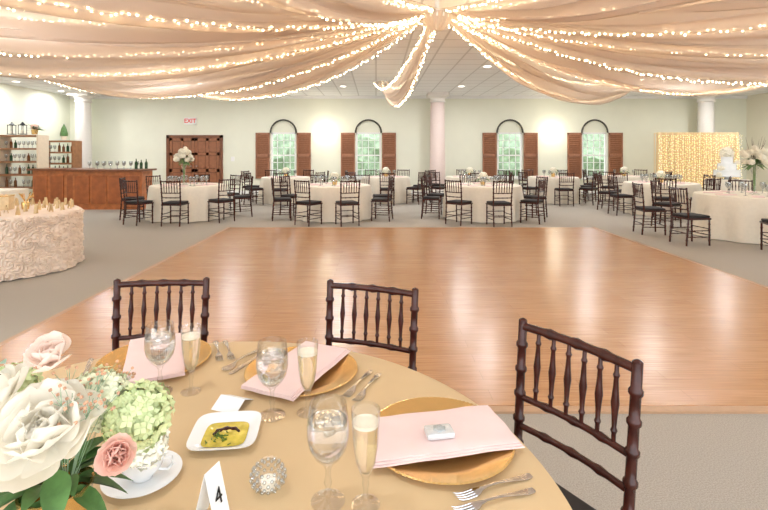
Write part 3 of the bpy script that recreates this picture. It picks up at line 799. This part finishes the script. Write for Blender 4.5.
def tall_center(loc,lab):
    global tall
    if tall is None:
        e=empty('flower_centerpiece',loc,label=lab,cat='flower arrangement',group='tall centerpieces')
        b=bmesh.new(); lathe(b,[(0,0),(.08,0),(.08,.01),(.03,.03),(.025,.2),(.04,.38),(.075,.5),(.07,.5),(.03,.36)],20,cap=False); meshobj('vase',b,M_glass,e,label='tall clear glass vase')
        b=bmesh.new()
        for k in range(9):
            a=k*.7; tube(b,[(0.01*math.cos(a),.01*math.sin(a),.05),(.02*math.cos(a),.02*math.sin(a),.55)],.004,5)
        for k in range(60):
            a=R.random()*6.3; leaf_into(b,(0,0,.52),(math.cos(a),math.sin(a),R.uniform(-.3,1.8)),R.uniform(.14,.27),.07)
        meshobj('leaves',b,mat('soft_leaf_green',(120,150,96),0.6,var=0.25),e)
        b=bmesh.new()
        for k in range(24):
            a=R.random()*6.3; el=R.uniform(-.3,1.4); d=Vector((math.cos(a)*math.cos(el),math.sin(a)*math.cos(el),math.sin(el)))
            q=hyd_bm(.055,40,.35); bmesh.ops.transform(q,matrix=Matrix.Translation(Vector((0,0,.62))+d*R.uniform(.12,.25)),verts=q.verts)
            me=bpy.data.meshes.new('t'); q.to_mesh(me); q.free(); b.from_mesh(me); bpy.data.meshes.remove(me)
        meshobj('flowers',b,M_cream,e)
        b=bmesh.new()
        for k in range(10):
            a=R.random()*6.3; tube(b,[(0,0,.55),(.1*math.cos(a),.1*math.sin(a),.8),(.16*math.cos(a),.16*math.sin(a),R.uniform(.9,1.03))],[.004,.003,.001],5)
        meshobj('twigs',b,M_twig,e); tall=e; return e
    return dup(tall,loc,1.0,label=lab)
for ti,(x,y,r,n,ph) in enumerate(tables):
    e=table((x,y,0),r,M_ivory,'round banquet table with floor length ivory cloth',seed=ti*1.3,group='far banquet tables',amp=.06)
    for k in range(n):
        a=ph+2*pi*k/n+R.uniform(-.06,.06); rr=r+0.32+R.uniform(-.01,.06)
        cx,cy=x+rr*math.cos(a),y+rr*math.sin(a)
        far_chair(cx,cy,face_rot(cx,cy,x,y)+R.uniform(-.22,.22),'chairs around far tables')
        far_nap((x+.58*r*math.cos(a),y+.58*r*math.sin(a),ZT),a)
        far_goblet((x+.4*r*math.cos(a+.35),y+.4*r*math.sin(a+.35),ZT))
        if ti in (0,1,2,7): far_goblet((x+.52*r*math.cos(a+.5),y+.52*r*math.sin(a+.5),ZT))
    if ti==0: tall_center((x-.1,y,ZT),'tall white floral arrangement in clear vase on ivory table')
    else: low_center((x,y,ZT))
# right near table
table((6.7,8.5,0),.9,M_ivory,'round banquet table with ivory cloth near the curtain',seed=4,group='far banquet tables',amp=.06)
tall_center((6.7,8.5,ZT),'tall white and green floral arrangement on banquet table')
for (cx,cy,dr) in ((5.14,7.85,-.3),(5.05,8.85,.1),(5.85,9.65,0),(7.4,9.7,0),(6.02,7.12,.1),(7.7,7.3,0)):
    far_chair(cx,cy,face_rot(cx,cy,6.7,8.5)+dr,'chairs around far tables')
for k in range(8):
    a=k*pi/4+.2; far_nap((6.7+.6*math.cos(a),8.5+.6*math.sin(a),ZT),a); far_goblet((6.7+.4*math.cos(a+.4),8.5+.4*math.sin(a+.4),ZT))
# lit backdrop
bd=empty('lit_curtain_backdrop',(10.2,15.2,0),label='cream gold curtain backdrop glowing with fairy lights',cat='backdrop')
b=bmesh.new(); n=320; rows=[]
for j in range(9):
    z=0.02+2.10*j/8; rows.append([b.verts.new((-1.33+2.66*i/n,0.07*math.sin(i*0.30)+.02*math.sin(i*.11+j*.5),z)) for i in range(n+1)])
for j in range(8):
    for i in range(n): b.faces.new((rows[j][i],rows[j][i+1],rows[j+1][i+1],rows[j+1][i]))
meshobj('curtain',b,M_curtain,bd)
b=bmesh.new(); tube(b,[(-1.33,.1,0),(-1.33,.1,2.1)],.012,8); tube(b,[(1.33,.1,0),(1.33,.1,2.1)],.012,8); tube(b,[(-1.33,.1,2.1),(1.33,.1,2.1)],.012,8); meshobj('frame',b,M_curtain,bd)
bulbs_mesh('fairy_lights',[(-1.29+i*.074+R.uniform(-.02,.02),-.11,.06+j*.070+R.uniform(-.03,.03)) for i in range(36) for j in range(29)],.0062,M_backb,bd)
# cake table
table((9.65,13.2,0),.5,M_ivory,'small round cake table with ivory cloth',seed=2)
ck=empty('wedding_cake',(9.65,13.2,ZT),label='white tiered wedding cake topped with white flowers',cat='cake')
b=bmesh.new(); z=0.08
lathe(b,[(.2,0),(.2,.01),(.05,.03),(.05,.06),(.34,.075),(.34,.08)],30)
for r in (.31,.22,.14): lathe(b,[(r,z),(r+.008,z+.01),(r,z+.02),(r,z+.17),(r-.01,z+.18)],30); z+=.18
meshobj('cake_tiers',b,M_china,ck)
b=hyd_bm(.16,80,.3)
bmesh.ops.transform(b,matrix=Matrix.Translation((0,0,z+.10)),verts=b.verts)
for (ax,az,rr_) in ((-.24,.30,.08),(.20,.46,.07),(-.3,.12,.08)):
    q=hyd_bm(rr_,50,.3); bmesh.ops.transform(q,matrix=Matrix.Translation((ax,-.12,az)),verts=q.verts)
    me=bpy.data.meshes.new('t'); q.to_mesh(me); q.free(); b.from_mesh(me); bpy.data.meshes.remove(me)
meshobj('flowers',b,M_cream,ck)

# ------------------------------------------------------------ bar and left side
br=empty('bar_counter',(0,0,0),label='cherry wood bar counter with paneled front',cat='bar')
b=bmesh.new(); box(b,*bx(-7.9,-6.1,12.5,13.1,0.0,1.0)); box(b,*bx(-9.3,-7.9,13.0,13.6,0,1.0))
for k in range(4): box(b,*bx(-7.84+k*.44,-7.46+k*.44,12.47,12.5,.15,.88),bev=.01,mi=1)
for k in range(3): box(b,*bx(-9.26+k*.45,-8.9+k*.45,12.97,13.0,.15,.88),bev=.01,mi=1)
meshobj('body',b,[M_bar,M_barp],br,smooth=False)
b=bmesh.new(); box(b,*bx(-8.0,-6.02,12.38,13.2,1.0,1.05),bev=.01); box(b,*bx(-9.4,-8.0,12.9,13.7,1.0,1.05),bev=.01); meshobj('counter_top',b,M_bart,br,smooth=False)
def bottle(loc,m,h=.3):
    b=bmesh.new(); k=h/.3; lathe(b,[(0,0),(.037*k,0),(.038*k,.01),(.038*k,.18*k),(.03*k,.205*k),(.013*k,.235*k),(.013*k,.3*k)],12)
    return meshobj('bottle',b,m,loc=loc,label='dark glass liquor bottle',cat='bottle',group='bottles on the shelves')
bs=[bottle((-20,0,0),M_bottle),bottle((-20,0,0),M_bottle2)]
def addbot(x,y,z,s=None): dup(R.choice(bs),(x,y,z),R.random()*3,scale=(1,1,s or R.uniform(.8,1.1)))
for k in range(14):
    far_goblet((-7.6+k*.09+R.uniform(-.01,.01),12.75+.2*(k%2),1.0505))
for k in range(3): addbot(-6.42+.12*k,12.85+.03*k,1.0505)
M_rack=mat('rack_white',(224,208,184),0.6,var=0.05)
def shelf_unit(x,y,w,hgt,n,dep=.45,lab='white and wood display shelf with bottles and glasses',wood=False):
    e=empty('display_shelf',(x,y,0),label=lab,cat='shelf')
    for sx in (-1,1):
        b=bmesh.new(); box(b,(sx*w/2,0,hgt/2),(.05,dep,hgt)); meshobj('upright',b,M_shelfw if wood else M_rack,e,smooth=False)
    for k in range(n):
        z=.1+k*(hgt-.12)/(n-1); b=bmesh.new(); box(b,(0,0,z),(w-.05,dep,.05)); meshobj('shelf',b,M_shelfw,e,smooth=False)
        if k<n-1:
            m=int(w/.13)
            for q in range(m):
                xx=x-w/2+.12+q*(w-.22)/max(1,m-1)
                if R.random()<.5: addbot(xx,y-.08,z+.0255,R.uniform(.75,.95))
                elif R.random()<.8: far_goblet((xx,y-.1,z+.0255))
    return e
shelf_unit(-10.2,13.9,1.1,1.98,6); shelf_unit(-9.85,15.0,1.0,1.85,6,wood=True,lab='brown wooden display shelf with bottles')
for o in bs: bpy.data.objects.remove(o)
def lantern(loc):
    e=empty('lantern',loc,label='black metal candle lantern',cat='lantern',group='lanterns'); b=bmesh.new()
    box(b,(0,0,.01),(.16,.16,.02)); box(b,(0,0,.27),(.16,.16,.02))
    for sx in (-1,1):
        for sy in (-1,1): box(b,(sx*.07,sy*.07,.14),(.012,.012,.25))
    lathe(b,[(.09,.28),(.03,.34),(.02,.36)],4); meshobj('frame',b,M_black,e,smooth=False)
    b=bmesh.new(); lathe(b,[(0,.02),(.03,.02),(.03,.13),(0,.13)],12,cap=False); meshobj('candle',b,M_candle,e)
lantern((-10.55,13.9,2.006)); lantern((-10.2,13.85,2.006))
pl=empty('potted_topiary',(-9.75,15.0,1.876),label='small green cone topiary in pot on shelf',cat='plant')
b=bmesh.new(); lathe(b,[(0,0),(.06,0),(.08,.12),(.07,.12)],14,cap=False); meshobj('pot',b,M_ivory,pl)
b=bmesh.new(); lathe(b,[(.10,.12),(.11,.2),(.07,.35),(.0,.5)],20); 
for v in b.verts: v.co+=Vector((R.gauss(0,.008),R.gauss(0,.008),0))
meshobj('foliage',b,M_leaf,pl)
lp=empty('flower_arrangement',(-9.85,13.85,2.006),label='mixed flowers and branches on display shelf',cat='flower arrangement')
b=bmesh.new(); lathe(b,[(0,0),(.07,0),(.09,.14),(.07,.14)],14,cap=False); meshobj('vase',b,M_gold,lp)
b=bmesh.new()
for k in range(36):
    a=R.random()*6.3; leaf_into(b,(0,0,.12),(math.cos(a),math.sin(a),R.uniform(.2,2)),R.uniform(.2,.36),.05)
meshobj('leaves',b,M_leaf,lp)
meshobj('flowers',hyd_bm(.09,40,.4),M_blush,lp,loc=(0,0,.22))
# ruffled table
table((-4.75,6.2,0),.78,mat('ruffled_ivory_cloth',(236,218,202),0.85,var=0.04,scale=14),'round table with ivory rosette ruffled cloth',seed=3,ruffle=True,folds=9,amp=.02)
M_card2=mat('gold_cream_card',(214,186,140),0.5,var=0.1)
for ri,(rr,nn) in enumerate(((.70,24),(.55,18),(.38,12))):
    for k in range(nn):
        a=2*pi*k/nn+ri*.3
        tent((-4.75+rr*math.cos(a),6.2+rr*math.sin(a),ZT),R.uniform(-.4,.4)+(pi/2 if k%2 else 0),.03,.10,.045,label='small upright gold cream escort card on ruffled table',group='escort cards',m=M_card2)
cb=empty('card_box',(-4.87,6.25,ZT),.3,label='gold wire card box with cream panels',cat='box')
b=bmesh.new(); box(b,(0,0,.09),(.22,.18,.18),bev=.01); meshobj('box_body',b,mat('cream_box',(215,190,150),.5,var=.1),cb,smooth=False)
b=bmesh.new(); tube(b,[(-.11,-.09,.18),(.11,-.09,.18),(.11,.09,.18),(-.11,.09,.18),(-.11,-.09,.18)],.008,6); meshobj('wire_rim',b,M_gold,cb)
tw=empty('twig_arrangement',(-4.60,6.3,ZT),label='gold glitter twigs in small vase on ruffled table',cat='decoration')
b=bmesh.new(); lathe(b,[(0,0),(.04,0),(.05,.08),(.04,.1)],14); meshobj('vase',b,M_gold,tw)
b=bmesh.new()
for k in range(16):
    a=R.random()*6.3; tube(b,[(0,0,.08),(.04*math.cos(a),.04*math.sin(a),.14),(.09*math.cos(a),.09*math.sin(a),R.uniform(.17,.22))],[.003,.003,.006],5)
meshobj('twigs',b,M_gold,tw)
# long table behind it
lt=empty('buffet_table',(-8.0,9.6,0),label='rectangular table with ivory cloth near the bar',cat='table')
b=bmesh.new(); box(b,(0,0,.375),(1.6,.75,.748),bev=.02)
meshobj('tablecloth',b,M_ivory,lt)

# ------------------------------------------------------------ world, sun and camera
w=bpy.data.worlds.new('World'); sc.world=w; w.use_nodes=True
bg=w.node_tree.nodes['Background']
tcw=w.node_tree.nodes.new('ShaderNodeTexCoord'); sp=w.node_tree.nodes.new('ShaderNodeSeparateXYZ'); rp=w.node_tree.nodes.new('ShaderNodeValToRGB')
w.node_tree.links.new(tcw.outputs['Generated'],sp.inputs[0]); w.node_tree.links.new(sp.outputs['Z'],rp.inputs[0]); w.node_tree.links.new(rp.outputs[0],bg.inputs[0])
rp.color_ramp.elements[0].color=(.96,.98,1,1); rp.color_ramp.elements[1].color=(.80,.90,1,1)
bg.inputs['Strength'].default_value=3.3
cam=bpy.data.cameras.new('camera'); co=bpy.data.objects.new('camera',cam); COL.objects.link(co)
co.location=(0,0,1.5); co.rotation_euler=(pi/2,0,0)
cam.sensor_width=36; cam.lens=22.5; cam.shift_x=8/768; cam.shift_y=-103/768; cam.clip_start=0.05
sc.camera=co
